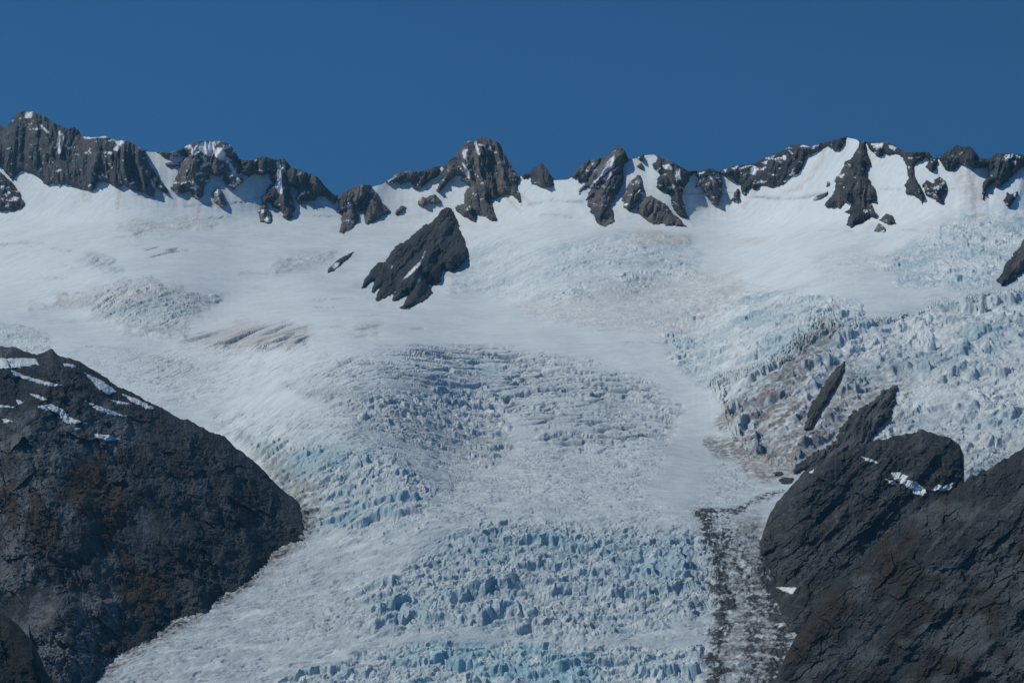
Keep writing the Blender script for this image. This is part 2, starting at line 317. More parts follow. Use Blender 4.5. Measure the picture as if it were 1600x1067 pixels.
# ------------------------------------------------------------------ glacier mesh
ROCKTOPS = []       # filled below before the crest is laid
def build_glacier(polys):
    cx = np.concatenate([np.arange(-700, -120, 6.0), np.arange(-120, -10, 2.0), np.arange(-10, 1611, 1.0), np.arange(1612, 1720, 2.0), np.arange(1724, 2300, 6.0)])
    r1 = np.arange(1249, 1085, -4.0); r2 = np.arange(1085, 372, -0.85)
    crest = lerp(SKY, cx) + 1.0 + 14*fbm(cx/60, cx*0, 4, 77)*(ss(0, 200, cx-1610) + ss(0, 200, -cx))
    under = np.zeros(cx.shape)
    for p in polys: under = np.maximum(under, ss(-3, 3, sdist(p, cx, crest + 4)))
    crest = crest + 6*under
    up = np.linspace(0, 1, 170)
    r3 = 372 + (crest[None, :] - 372) * up[:, None]
    PY = np.concatenate([np.broadcast_to(np.concatenate([r1, r2])[:, None], (len(r1)+len(r2), len(cx))), r3[1:]], 0)
    PX = np.broadcast_to(cx[None, :], PY.shape).copy(); PY = PY.copy()
    Y = Yglacier(PX, PY); X, Zv = xz(PX, PY, Y); S = samp(SB, PX, PY)
    K = {k: sampm(v, PX, PY) for k, v in M.items()}
    # rotated coordinates where the ice pours down to the left
    isd = K['diag']
    wx = 16*fbm(X/70, S/70, 3, 5) + 3*fbm(X/12, S/12, 2, 8); wy = 16*fbm(X/70, S/70, 3, 6) + 3*fbm(X/12, S/12, 2, 9)
    U0 = X + wx; V0 = S + wy + 0.0006*(X-40)**2
    U = U0*np.cos(0.75) + V0*np.sin(0.75); V = -U0*np.sin(0.75) + V0*np.cos(0.75)
    U = U0*(1-isd) + U*isd; V = V0*(1-isd) + V*isd
    H = np.zeros(X.shape)
    far = ss(2200, 4200, Y)
    sp = samp(np.gradient(SB, axis=0)/2.0, PX, PY); co = ss(4.0, 9.0, sp)
    serac = K['serac']*ss(-0.45, 0.15, fbm(X/70, S/50, 3, 21) + 0.9*K['serac'] - 0.35)
    serac = serac*(1 - isd*.6*ss(.0, .35, fbm(U/90, V/45, 4, 24)))
    big_ = ss(-0.25, 0.35, fbm(X/110, S/80, 3, 23))          # where the ice breaks into large blocks
    def blocks(u, v, sx, sy, seed):
        d1, d2, ra, rb, rc, ox, oy = voronoi(u/sx, v/sy, seed)
        return (0.2 + 0.8*ra*ra + 0.7*ox*(rb-0.5) + 0.7*oy*(rc-0.3)), ss(0.0, 0.28, d2 - d1), rb
    ha, ea, ra = blocks(U0, V0, 21.0, 24.0, 1); hb, eb, rb = blocks(U, V, 8.0, 8.0, 2); hc, ec, rc = blocks(U, V0, 3.6, 4.2, 3)
    # steps of broken ice: a cliff towards the valley, then a gentler top
    def steps(v, period, seed):
        q = v/period + 0.55*fbm(U/55, V/160, 4, seed) + 0.12*noise(U/6, V/30, seed+3); p = q - np.floor(q)
        k = hsh(np.floor(q).astype(np.int64), np.floor(U/90).astype(np.int64)*0, seed)
        return ss(0, .16, p)*(1-p), p, RV[k]
    st1, p1, k1 = steps(V, 52.0, 24); st2, p2, k2 = steps(V, 21.0, 26)
    gate1 = ss(-.2, .3, fbm(U/90, V/60, 3, 27)); gate2 = ss(-.2, .3, fbm(U/40, V/30, 3, 28))
    H += serac*(1-co)*(8.5*st1*gate1 + 4.2*st2*gate2 + big_*5.2*ha*ea + (1.2 + 1.1*big_)*hb*eb + 0.9*hc*ec + 4.6*ridged(U/34, V/20, 7, 22, .66) + 1.0*fbm(X/2.6, S/3, 2, 66) - 6)
    H += serac*(1-co)*isd*(4.5*ridged(U/110, V/15, 4, 67, .6) - 0.6*hb*eb*(1.2 + 1.1*big_) - .5*hc*ec + 9*fbm(U/110, V/75, 3, 68) + 6*st1*gate1)
    H += serac*co*(9*ridged(U/70, V/95, 5, 25, .6) + 3*fbm(U/20, V/50, 3, 20))
    H += serac*far*(4.0*fbm(U/40, V/40, 4, 29))
    def cracks(u, v, lu, lv, wd, seed, cov):
        n = noise(u/lu, v/lv, seed) + 0.30*noise(u/lu*3, v/lv*1.7, seed+1)
        gate = ss(cov, cov+0.22, fbm(u/(lu*1.1), v/(lv*3.5), 3, seed+2))
        return (1 - ss(0, wd, np.abs(n)))*gate
    arc = S + 0.5*wy + 0.0016*(X-110)**2
    bow = S + 0.7*wy + 0.14*np.abs(X-60)
    c0 = cracks(X, arc, 190, 42, 0.10, 30, -0.2); c1 = cracks(X, arc, 120, 22, 0.15, 31, -0.2)
    c2 = cracks(X, bow, 46, 12, 0.20, 34, -0.12); c3 = cracks(X, bow, 22, 6.5, 0.26, 37, -0.1)
    e0 = cracks(X, arc, 330, 130, 0.13, 80, -0.15); e1 = cracks(X, arc, 170, 62, 0.20, 83, -0.15)
    c0, c1, c2, c3 = c0*(1-co) + e0*co, c1*(1-co) + e1*co, c2*(1-co), c3*(1-co)
    cut = K['crev']*((11 + 1*co)*c0 + (8.5 + 0*co)*c1 + 4*c2 + 1.5*c3) + K['fine']*(1.8*c3 + 2.8*c2*ss(1900, 2500, Y))
    H -= cut
    H += K['crev']*(1-co)*(4*steps(arc, 40.0, 57)[0]*ss(-.2, .3, fbm(X/130, S/70, 3, 59))) + K['fine']*(1.3*fbm(X/11, V0/6, 4, 52) + 1.6*fbm(X/60, V0/25, 2, 53))
    H += (1-serac)*(0.35*fbm(X/50, S/20, 4, 54) + 5.0*fbm(X/260, S/260, 3, 58)*ss(0, 60, PY - 300)) + 2.5*K['debris']*fbm(X/5, S/5, 4, 55)
    deb = K['debris']
    q = K['grey']*K['crev']*(PY < 330); H -= 6*q*(K['serac'] < .1)
    edgefade = ss(0, 14, PY - np.broadcast_to(crest[None, :], PY.shape))
    H *= (0.15 + 0.85*edgefade)*(1 - 0.92*K['calm'])
    Zd = Zv + H
    Yd = Y - serac*3.0*fbm(X/12, S/9, 3, 61); Xd = X + serac*2.5*fbm(X/10, S/12, 3, 62)
    # what the ice is made of
    snow = np.array([0.775, 0.825, 0.83]); c = np.broadcast_to(snow, X.shape + (3,)).copy()
    n1 = fbm(X/35, S/18, 5, 71); n2 = fbm(X/7, S/7, 4, 72); n0 = fbm(X/140, S/110, 4, 73); n3 = fbm(U/22, V/12, 4, 74)
    c = mixc(c, (0.66, 0.715, 0.74), np.clip(0.35 + 0.9*n1 + .8*n0, 0, 1)*0.75)
    firn = ss(470, 900, PY)                                      # bare, older ice lower down
    c = mixc(c, (0.50, 0.56, 0.58), firn*np.clip(0.75 + 0.5*n1 + 0.5*n3, 0, 1))
    c = mixc(c, (0.42, 0.475, 0.495), np.clip(K['grey']*(0.55 + 0.9*n3 + 0.8*n0 + 0.5*n2), 0, 1))
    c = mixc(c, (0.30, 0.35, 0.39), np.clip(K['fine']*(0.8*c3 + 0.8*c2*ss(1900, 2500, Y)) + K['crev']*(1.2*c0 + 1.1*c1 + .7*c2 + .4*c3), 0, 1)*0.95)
    cl = serac*(ss(.0, .06, p1)*ss(.30, .16, p1)*gate1*.7 + ss(.0, .06, p2)*ss(.32, .18, p2)*gate2*.45)   # fresh cliff faces are blue
    steep = np.clip(K['blue']*(0.22 + 0.9*n1 + 0.7*n0 + 0.5*n2 + cl), 0, 1)
    c = mixc(c, (0.44, 0.575, 0.62), steep)
    c = mixc(c, (0.30, 0.50, 0.58), np.clip(K['blue']**1.5*ss(0.05, .5, n0 + .6*n3 + .5*cl), 0, 1)*.7)
    c = mixc(c, (0.60, 0.535, 0.49), np.clip(K['dust']*(0.55 + 0.9*n2 + 0.5*n1), 0, 0.9))
    c = mixc(c, (0.235, 0.215, 0.20), np.clip(K['dirt']*(0.75 + 1.2*n2 + 1.0*n3), 0, 0.92))
    n4 = fbm(X/5, S/4.5, 5, 75, .65)
    c = mixc(c, (0.15, 0.155, 0.155), ss(.15, .7, deb)*np.clip(.45 + 1.3*n4 + .4*n3, 0, 1)*.8)
    c = mixc(c, (0.062, 0.066, 0.070), np.clip(ss(-0.08, 0.14, deb*1.22 - 0.87 + 0.75*n4 + 0.55*n3 + .3*n0), 0, 1)*ss(0.05, .25, deb))
    # far side of the crest
    nb = 14; Yc, Zc, Xc = Yd[-1], Zd[-1], Xd[-1]
    j = np.arange(1, nb+1)[:, None]
    Yb = Yc[None] + j*16.0 + j*j*1.5; Zb_ = Zc[None] - (j*9.0 + j*j*3.0); Xb = Xc[None] * (Yb/Yc[None])
    X_ = np.concatenate([Xd, Xb]); Y_ = np.concatenate([Yd, Yb]); Z_ = np.concatenate([Zd, Zb_])
    c_ = np.concatenate([c, np.broadcast_to(snow, Xb.shape + (3,))])
    o = mesh_grid('glacier', X_, Y_, Z_, c_, M_ICE, smooth=True)
    tag(o, kind='structure')
    return o

# ------------------------------------------------------------------ rock standing out of the ice
BROWN = (0.16, 0.138, 0.126); GREY = (0.075, 0.075, 0.079); DARK = (0.047, 0.049, 0.053); WARM = (0.108, 0.097, 0.091)  # rock colours, mostly lowered so the faces look shaded
PROTO = []
def rock(name, label, cat, poly, tone=GREY, tone2=BROWN, h=1.0, cap=26, slant=0.25, snow=(), snowy=0.25, group=None, seed=0, surf=Yglacier, sd_noise=2.2, mat_=None, step=1.0, skyl=True, crag=1.0, per=34, material=None):
    P = np.asarray(poly, float); x0, x1 = P[:,0].min()-6, P[:,0].max()+6; y0, y1 = P[:,1].min()-6, P[:,1].max()+6
    cx = np.arange(x0, x1, step); sky_ = lerp(SKY, cx) + 1.6*fbm(cx/5, cx*0+seed, 3, 7+seed) if skyl else np.full(cx.shape, -999.0)
    top = np.maximum(sky_, y0); n = max(8, int((y1 - y0)/step))
    t = np.linspace(0, 1, n)[:, None]; PX = np.broadcast_to(cx[None], (n, len(cx))).copy(); PY = top[None]*(1-t) + y1*t
    PYs = np.where((PY < sky_[None] + 8) & skyl, PY + 0, PY)
    sd = sdist(P, PX, PYs)
    onsky = top < y0 + 1e9 if not skyl else (sky_ > y0 + 0.5)
    # keep outline crisp but broken
    sdn = sd + sd_noise*1.25*fbm(PX/8, PY/8, 5, 100+seed, .62) + 0.8*noise(PX/2.2, PY/2.2, 120+seed)
    Y0 = surf(PX, PY); mpp = Y0/F
    pxs = PX + slant*(PY - y0)
    crags = ridged(pxs/52, PY/190, 2, 130+seed)*1.5 + ridged(pxs/17, PY/60, 2, 140+seed)*0.55 + fbm(pxs/5, PY/9, 3, 150+seed)*0.22
    wq = 0.55*fbm(PX/70, PY/90, 3, 200+seed)
    fins = per*0.85*(.35 + .65*ss(-.4, .3, fbm(PX/50, PY/45, 2, 225+seed)))*skew(pxs/(per*1.25) + wq*1.1 + seed*.37) + per*0.20*skew(pxs/per*2.7 + wq*2.4 + .35*fbm(PX/8, PY/16, 3, 210+seed), .3) + 1.6*ridged(PX/9 + PY/40, PY/9, 5, 215+seed, .62) + .55*facet(pxs + wq*8, PY, 17, 60+seed, 2.4) + .6*facet(pxs, PY + wq*9, 7, 66+seed, 1.8)
    ins = np.clip(sdn, 0, None); roof = cap*(1 - np.exp(-ins/(cap*0.75)))
    relief = (roof*0.6*h + (crags*9*h*crag + fins*h)*(1-np.exp(-ins/7)))*mpp + np.clip(sdn, 0, 1.5)*1.5
    relief = np.where(sdn < 0, sdn*mpp*1.5, relief)
    sn = np.zeros(PX.shape)
    for s in snow: sn = np.maximum(sn, ss(-0.7, 0.9, sdist(s, PX, PY) + 1.4*fbm(PX/4, PY/5, 3, 160)))
    Y = Y0 - relief + sn*2.0
    X, Zv = xz(PX, PY, Y)
    tn = ss(-0.25, 0.35, fbm(pxs/30, PY/40, 4, 170+seed)); c = mixc(np.broadcast_to(np.array(tone), PX.shape+(3,)), tone2, tn*0.9)
    c = c * (1 + 0.3*fbm(pxs/6, PY/20, 4, 180+seed))[..., None]
    # snow held on ledges: where the face lies back
    back = np.gradient(Y, axis=0) / np.maximum(np.abs(np.gradient(Zv, axis=0)), 1e-3)
    ledge = ss(0.42, 0.72, fbm(PX/16 + PY/30, PY/9, 4, 190+seed)*1.0 + .35*fbm(PX/3, PY/3, 2, 195) + snowy - 0.0)*ss(0.0, 1.5, sdn)
    sn = np.maximum(sn, np.clip(ledge, 0, 1))
    c = mixc(c, (0.80, 0.82, 0.84), sn)
    keep = sdn > -5
    onsky = (sky_ >= y0) & (sdn[0] > -5) & skyl
    if onsky.any():
        nb = 10; j = np.arange(nb, 0, -1)[:, None]
        Yt, Zt, Xt = Y[0][None], Zv[0][None], X[0][None]
        Yb = Yt + j*7.0; Zb_ = Zt - j*3.0 - j*j*1.6; Xb = Xt*(Yb/Yt)
        X = np.concatenate([Xb, X]); Y = np.concatenate([Yb, Y]); Zv = np.concatenate([Zb_, Zv])
        c = np.concatenate([np.broadcast_to(c[0][None], (nb,)+c[0].shape), c]); keep = np.concatenate([np.broadcast_to(onsky[None], (nb, len(cx))), keep])
    o = mesh_grid(name, X, Y, Zv, c, material or M_ROCK, keep=keep)
    return tag(o, label, cat, group)

R = []   # (name, label, category, outline, options)
R.append(('rock_wall', 'long furrowed grey-brown rock wall below the highest summit at far left', 'rock wall', Z(1, [(10,240),(40,60),(440,60),(450,280),(590,270),(640,290),(700,300),(790,350),(810,400),(830,450),(870,510),(930,590),(935,610),(900,600),(870,570),(850,630),(800,610),(720,590),(690,565),(650,580),(600,555),(540,545),(520,600),(480,600),(430,580),(400,575),(350,555),(335,580),(290,560),(260,570),(220,530),(180,505),(140,495),(120,485),(90,510),(70,540),(40,510),(0,460),(-90,430),(-300,380),(-300,60)]),
  dict(tone=(0.082,0.082,0.085), tone2=WARM, cap=34, slant=-0.05, h=1.1, snowy=-0.02, snow=[Z(1,q) for q in ([(130,195),(150,160),(185,160),(175,195)],[(212,222),(225,228),(272,272),(265,280),(235,255)],[(325,265),(335,265),(332,345),(340,395),(325,395),(312,340)],[(350,290),(362,290),(350,330)],[(640,320),(700,320),(680,340),(650,380),(625,370),(650,345)],[(470,385),(485,385),(478,405)],[(660,500),(668,510),(680,560),(665,555)],[(545,515),(560,515),(558,530)],[(60,205),(75,205),(70,222)],[(765,350),(800,375),(785,378)],[(460,296),(520,300),(600,292),(600,303),(470,312)],[(840,530),(870,575),(860,590),(840,560)])])))
R.append(('rock_outcrop', 'rounded dark rock knob cut by the left edge of the picture', 'rock outcrop', Z(1, [(0,490),(40,530),(80,570),(110,610),(138,670),(120,695),(80,712),(30,710),(-100,720),(-100,470)]), dict(tone=DARK, tone2=GREY, cap=30, slant=0)))
R.append(('rock_peak', 'brown rock summit veined with snow, right of the long left wall', 'rock peak', Z(1, [(950,585),(975,530),(990,490),(1000,440),(1040,400),(1000,410),(960,408),(920,420),(890,400),(875,385),(900,360),(940,360),(990,340),(1050,300),(1110,260),(1240,260),(1290,300),(1330,425),(1345,500),(1355,555),(1330,560),(1300,595),(1260,570),(1240,540),(1245,505),(1200,520),(1170,500),(1160,550),(1130,570),(1130,620),(1100,648),(1070,630),(1060,600),(1010,610),(970,610)]),
  dict(tone=WARM, tone2=BROWN, cap=24, slant=0.1, snow=[Z(1,q) for q in ([(1060,370),(1110,335),(1180,325),(1220,325),(1190,360),(1190,400),(1220,430),(1250,430),(1255,390),(1230,360),(1205,355),(1180,380),(1160,410),(1140,395),(1100,370),(1080,400),(1065,400)],[(1110,400),(1150,420),(1140,460),(1115,475),(1135,440)],[(1260,410),(1300,470),(1340,550),(1320,545),(1280,480)],[(1030,485),(1045,480),(1035,500)],[(1325,425),(1350,500),(1352,530),(1335,480)])])))
R.append(('rock_outcrop', 'thin dark rock bar lying across the snow gully left of the brown summit', 'rock outcrop', Z(1, [(918,448),(950,440),(1000,443),(1005,460),(960,466),(925,464)]), dict(tone=WARM, cap=8, sd_noise=1)))
R.append(('boulder', 'brown oval rock alone in the snow below the brown summit', 'rock', Z(1, [(1172,608),(1215,578),(1245,620),(1258,680),(1228,693),(1190,660)]), dict(tone=BROWN, cap=12, slant=-.3)))
R.append(('rock_ridge', 'jagged rock ridge with a vertical snow gully, stepping down to the deep notch', 'rock ridge', Z(2, [(-22,220),(0,220),(60,200),(110,160),(240,160),(260,250),(330,260),(400,290),(480,395),(496,425),(480,462),(450,450),(430,425),(390,425),(380,445),(340,450),(305,440),(300,470),(310,475),(280,450),(275,430),(290,400),(270,380),(245,370),(240,400),(265,450),(268,500),(250,535),(225,545),(200,530),(210,515),(185,490),(150,480),(140,450),(120,460),(100,460),(95,430),(120,410),(125,380),(160,350),(140,340),(135,300),(100,320),(60,305),(30,325),(0,310),(-15,290)]),
  dict(tone=GREY, tone2=WARM, cap=20, slant=0.0, snowy=-.02, snow=[Z(2,[(172,245),(190,245),(200,330),(205,415),(185,410),(165,370),(180,330)])])))
R.append(('boulder', 'teardrop-shaped rock hanging in the snow under the jagged ridge', 'rock', Z(2, [(75,500),(100,462),(120,462),(150,520),(155,550),(130,570),(90,555)]), dict(tone=BROWN, cap=12)))
R.append(('rock_outcrop', 'rock buttress with a long brown foot, just right of the deep notch', 'rock outcrop', Z(2, [(490,430),(540,370),(590,335),(660,335),(668,385),(650,410),(640,440),(610,455),(640,460),(625,500),(600,495),(580,470),(600,520),(600,550),(570,590),(520,620),(500,610),(510,560),(515,510),(480,510),(500,475)]), dict(tone=WARM, tone2=BROWN, cap=16, slant=.1, snowy=0)))
R.append(('rock_outcrop', 'triangular brown rock face next to the buttress with the long foot', 'rock outcrop', Z(2, [(655,410),(690,402),(720,450),(768,500),(700,545),(640,572),(632,530),(640,450)]), dict(tone=BROWN, tone2=WARM, cap=16, slant=-.3, snowy=-.1)))
R.append(('boulder', 'small dark rock in the snow between the brown triangle and the brown rock pair', 'rock', Z(2, [(790,525),(800,490),(830,475),(848,485),(820,505)]), dict(tone=WARM, cap=8)))
R.append(('rock_ridge', 'low dark serrated rock crest leading up to the central peak', 'rock ridge', Z(2, [(740,350),(800,280),(840,250),(940,250),(1010,240),(1028,290),(1010,320),(980,335),(940,370),(910,390),(890,390),(890,345),(860,345),(820,360),(790,350),(760,365)]), dict(tone=GREY, tone2=WARM, cap=12, snowy=.05)))
R.append(('boulder', 'pair of low brown rocks joined in the snow below the central peak', 'rock', Z(2, [(905,470),(930,425),(960,430),(1000,412),(1035,455),(1000,465),(970,460),(940,475)]), dict(tone=BROWN, cap=9)))
R.append(('rock_peak', 'tall blunt central peak, brown on its left and dark on its right', 'rock peak', [(680,301),(690,279),(695,250),(704,235),(725,205),(753,195),(780,205),(800,250),(812,276),(808,290),(815,318),(808,312),(797,304),(786,306),(780,309),(770,312),(764,309),(773,333),(776,342),(768,346),(758,339),(744,336),(744,348),(728,340),(713,330),(711,324),(725,318),(726,300),(734,292),(725,285),(719,282),(723,276),(713,274),(701,283),(686,300)],
  dict(tone=WARM, tone2=BROWN, cap=34, h=1.35, slant=-0.35, snowy=-.02, snow=[Z(2,q) for q in ([(1140,180),(1175,175),(1160,205),(1165,245),(1145,215)],[(1138,238),(1175,290),(1185,345),(1158,310)],[(1200,135),(1215,135),(1237,212),(1220,205)],[(1270,180),(1290,160),(1302,190)],[(1120,265),(1140,275),(1150,305)],[(1190,290),(1230,325),(1215,318)],[(1160,140),(1185,132),(1180,142)])])))
R.append(('rock_peak', 'small dark rock tooth on the saddle right of the central peak', 'rock peak', Z(3, [(118,335),(160,300),(200,260),(240,230),(270,270),(300,350),(300,395),(240,408),(210,390),(180,385),(170,350),(140,350)]), dict(tone=GREY, tone2=WARM, cap=18, slant=-.2, snowy=-.2)))
R.append(('rock_peak', 'square-topped dark spire with diagonal snow ramps and a rounded brown foot', 'rock peak', Z(3, [(380,350),(430,290),(500,220),(580,200),(620,190),(640,140),(690,140),(725,250),(695,270),(690,290),(690,380),(670,420),(640,450),(640,480),(610,490),(640,560),(640,590),(590,622),(560,610),(530,580),(525,555),(505,540),(505,515),(485,515),(495,480),(520,450),(480,475),(500,430),(520,410),(480,400),(445,445),(440,420),(490,370),(440,375),(440,340),(410,345)]),
  dict(tone=GREY, tone2=BROWN, cap=24, slant=.5, snowy=0, snow=[Z(3,q) for q in ([(515,265),(550,260),(520,300)],[(490,420),(555,320),(600,260),(640,220),(638,290),(560,345),(520,395)],[(570,360),(620,310),(630,330),(590,370)])])))
R.append(('rock_outcrop', 'brown rock pinnacle standing alone in the snow right of the square spire', 'rock outcrop', Z(3, [(685,450),(700,420),(720,380),(770,335),(785,340),(800,400),(810,420),(780,470),(745,520),(720,530),(690,510)]), dict(tone=BROWN, tone2=WARM, cap=15, slant=.4)))
R.append(('rock_outcrop', 'broad rounded brown rock slab at the foot of the snow cone', 'rock outcrop', Z(3, [(770,500),(800,460),(840,448),(880,470),(930,500),(970,550),(1010,580),(1040,620),(980,615),(930,615),(900,600),(860,610),(830,590),(800,570),(770,545)]), dict(tone=BROWN, tone2=WARM, cap=18, slant=.4, snowy=-.1)))
R.append(('boulder', 'small rock just below the top of the snow cone', 'rock', Z(3, [(758,285),(790,266),(806,290),(795,307)]), dict(tone=WARM, cap=6, sd_noise=1)))
R.append(('boulder', 'small rock set in the very crest of the snow cone', 'rock', Z(3, [(765,242),(780,220),(806,220),(795,262)]), dict(tone=WARM, cap=6, sd_noise=1)))
R.append(('rock_ridge', 'dark broken rock rib dropping from the right shoulder of the snow cone', 'rock ridge', Z(3, [(852,275),(880,250),(890,200),(950,225),(1000,250),(1050,290),(1110,290),(1060,350),(1040,390),(1020,410),(1020,470),(1040,540),(1055,570),(1010,565),(980,540),(960,500),(955,455),(940,440),(900,420),(875,400),(875,360),(900,330),(860,300)]),
  dict(tone=DARK, tone2=WARM, cap=18, slant=-.3, snowy=.05, snow=[Z(3,q) for q in ([(905,280),(945,270),(965,305),(920,300)],[(970,312),(1005,293),(1005,352),(980,350)])])))
R.append(('rock_outcrop', 'leaning brown-grey rock fin under the low saddle right of the snow cone', 'rock outcrop', Z(3, [(1090,330),(1120,290),(1180,270),(1225,300),(1240,380),(1235,450),(1215,505),(1180,490),(1150,450),(1120,400),(1090,400),(1110,350)]), dict(tone=GREY, tone2=BROWN, cap=15, slant=-.4, snow=[Z(3,[(1160,340),(1195,340),(1207,382)])])))
R.append(('rock_ridge', 'long dark rock crest climbing right to the broad snow summit', 'rock ridge', Z(4, [(-195,325),(-160,290),(-120,262),(0,240),(100,195),(180,155),(260,135),(300,155),(370,130),(440,110),(512,100),(500,150),(480,180),(470,200),(440,205),(430,180),(400,175),(360,200),(320,215),(280,225),(270,270),(250,320),(200,345),(160,385),(100,405),(60,395),(30,395),(0,420),(-30,400),(-60,450),(-75,430),(-80,390),(-120,360),(-190,330)]),
  dict(tone=DARK, tone2=GREY, cap=18, snowy=.1, snow=[Z(4,q) for q in ([(-30,330),(-15,280),(10,285),(0,330)],[(150,225),(172,228),(168,250),(152,248)],[(-100,300),(-60,285),(-20,280),(-80,300)],[(30,262),(70,255),(60,275)],[(185,195),(212,215),(205,220)])])))
R.append(('rock_outcrop', 'narrow dark rock drip hanging below the long crest', 'rock outcrop', Z(4, [(-133,475),(-110,430),(-95,400),(-90,450),(-95,490)]), dict(tone=GREY, cap=6)))
R.append(('rock_ridge', 'great dark triangular buttress widening down from the broad snow summit', 'rock ridge', Z(4, [(530,250),(560,200),(580,160),(580,110),(605,120),(620,200),(640,260),(650,275),(610,280),(615,330),(640,370),(670,420),(670,470),(685,500),(650,480),(640,490),(660,530),(695,565),(650,565),(600,590),(560,610),(535,630),(510,610),(515,580),(530,550),(505,540),(540,500),(545,485),(495,485),(470,520),(455,510),(400,515),(388,500),(400,475),(440,430),(450,380),(435,370),(470,330),(490,290),(500,255)]),
  dict(tone=DARK, tone2=WARM, cap=28, h=1.2, slant=0, snowy=-.05)))
R.append(('rock_ridge', 'thin dark rock crest with ribs dropping into the right snow bowls', 'rock ridge', Z(4, [(603,130),(640,120),(660,150),(700,130),(740,120),(790,150),(830,180),(900,170),(965,170),(995,235),(1018,245),(1000,300),(975,320),(950,290),(970,250),(950,235),(910,250),(880,280),(880,320),(900,370),(930,420),(940,450),(930,505),(915,470),(870,440),(840,440),(835,380),(850,350),(845,300),(830,250),(790,215),(750,225),(720,215),(680,235),(650,200),(630,180)]),
  dict(tone=DARK, tone2=GREY, cap=12, slant=-.4, snowy=.02, snow=[Z(4,q) for q in ([(640,158),(715,155),(700,185),(660,185)],[(740,165),(785,180),(770,198),(745,185)])])))
R.append(('rock_outcrop', 'twin-lobed dark rock in the middle of the right snow bowl', 'rock outcrop', Z(4, [(925,390),(950,365),(985,380),(1020,340),(1060,370),(1065,420),(1040,450),(1050,495),(1010,480),(980,455),(950,450),(945,420)]), dict(tone=DARK, tone2=GREY, cap=14)))
R.append(('rock_peak', 'dark lumpy rock summit above the brown-streaked snow chute at right', 'rock peak', Z(4, [(1022,240),(1050,190),(1090,160),(1125,130),(1190,140),(1225,180),(1260,225),(1310,220),(1340,180),(1380,180),(1440,190),(1600,190),(1600,285),(1494,280),(1460,310),(1400,370),(1340,405),(1320,380),(1280,410),(1280,440),(1265,470),(1265,380),(1300,330),(1290,290),(1240,290),(1220,300),(1190,280),(1130,275),(1110,310),(1060,305),(1040,280)]),
  dict(tone=DARK, tone2=GREY, cap=20, h=1.1, snowy=-.02, snow=[Z(4,q) for q in ([(1378,235),(1395,218),(1430,215),(1430,235),(1400,245)],[(1445,225),(1478,228),(1470,240)],[(1315,380),(1330,378),(1335,395)],[(1425,255),(1450,255),(1445,275)])])))
R.append(('rock_outcrop', 'small slanted dark rock in the snow below the right-hand summit', 'rock outcrop', Z(4, [(1380,480),(1400,430),(1415,440),(1460,425),(1450,460),(1410,520)]), dict(tone=DARK, tone2=GREY, cap=9)))
R.append(('boulder', 'dark pyramid-shaped rock below the great triangular buttress', 'rock', Z(4, [(690,585),(735,540),(770,570),(785,605),(740,610)]), dict(tone=GREY, cap=10)))
R.append(('boulder', 'smaller brown rock touching the dark pyramid below the triangular buttress', 'rock', Z(4, [(655,648),(690,595),(730,635),(725,650)]), dict(tone=BROWN, cap=8)))
R.append(('boulder', 'flat dark rock left of the great triangular buttress', 'rock', Z(4, [(318,477),(340,450),(400,428),(405,440),(360,470)]), dict(tone=GREY, cap=7)))
R.append(('boulder', 'tiny dark rock in the snow high left of the great triangular buttress', 'rock', Z(4, [(393,402),(403,370),(418,376),(415,395)]), dict(tone=GREY, cap=5, sd_noise=1)))
R.append(('rock_outcrop', 'dark rock island with snow below it, cut by the right edge of the picture', 'rock outcrop', Z(4, [(1340,920),(1375,880),(1380,850),(1420,790),(1460,750),(1494,690),(1600,600),(1700,600),(1700,760),(1494,865),(1420,930),(1370,952)]), dict(tone=DARK, tone2=WARM, cap=26, slant=.5, snowy=-.3)))
R.append(('rock_outcrop', 'small dark sliver of rock in the snow left of the great dark nunatak', 'rock outcrop', Z(2, [(440,822),(445,800),(500,750),(545,730),(575,714),(545,750),(500,790),(460,815)]), dict(tone=DARK, cap=8, slant=.8, sd_noise=1)))
R.append(('rock_outcrop', 'narrow blade of dark rock poking steeply through the right icefall', 'rock outcrop', Z(7, [(685,615),(690,580),(710,520),(760,440),(800,380),(855,335),(850,370),(820,440),(780,500),(745,560),(710,610)]), dict(tone=(.065,.06,.06), tone2=(.09,.085,.08), cap=9, h=.8, slant=.6, snowy=-.3, sd_noise=3.5)))
R.append(('rock_outcrop', 'dark rock tongue rising into the right icefall from the rock dome', 'rock outcrop', Z(7, [(632,785),(660,758),(700,730),(820,660),(830,610),(870,570),(890,540),(950,510),(1000,470),(1060,430),(1072,440),(1060,500),(1040,570),(1000,600),(965,650),(985,720),(900,740),(760,760),(640,800)]), dict(tone=(.055,.058,.062), tone2=(.09,.09,.09), cap=12, h=.8, slant=.6, snowy=-.3, sd_noise=5)))
R.append(('nunatak', 'great dark wedge of bare rock standing alone in the snowfield at centre', 'rock outcrop', Z(2, [(615,910),(620,880),(660,820),(700,770),(740,765),(770,720),(800,680),(840,660),(860,650),(880,625),(920,595),(950,570),(975,570),(1010,530),(1040,490),(1065,480),(1085,488),(1105,530),(1130,575),(1125,590),(1150,640),(1168,705),(1165,745),(1130,790),(1085,820),(1050,800),(1035,810),(1030,870),(1000,888),(965,880),(985,930),(940,970),(870,1000),(828,1000),(865,930),(840,945),(800,970),(776,968),(795,915),(745,950),(700,972),(685,960),(720,890),(680,925),(668,920),(685,860),(640,890)]),
  dict(tone=(.038,.040,.045), tone2=(.055,.052,.05), per=58, cap=34, h=1.9, slant=.8, snowy=-.4, sd_noise=1.6, snow=[Z(2,q) for q in ([(820,870),(860,820),(925,760),(950,705),(918,785),(870,832)],[(893,897),(925,840),(933,840),(925,868)],[(770,800),(776,780),(782,785)])])))
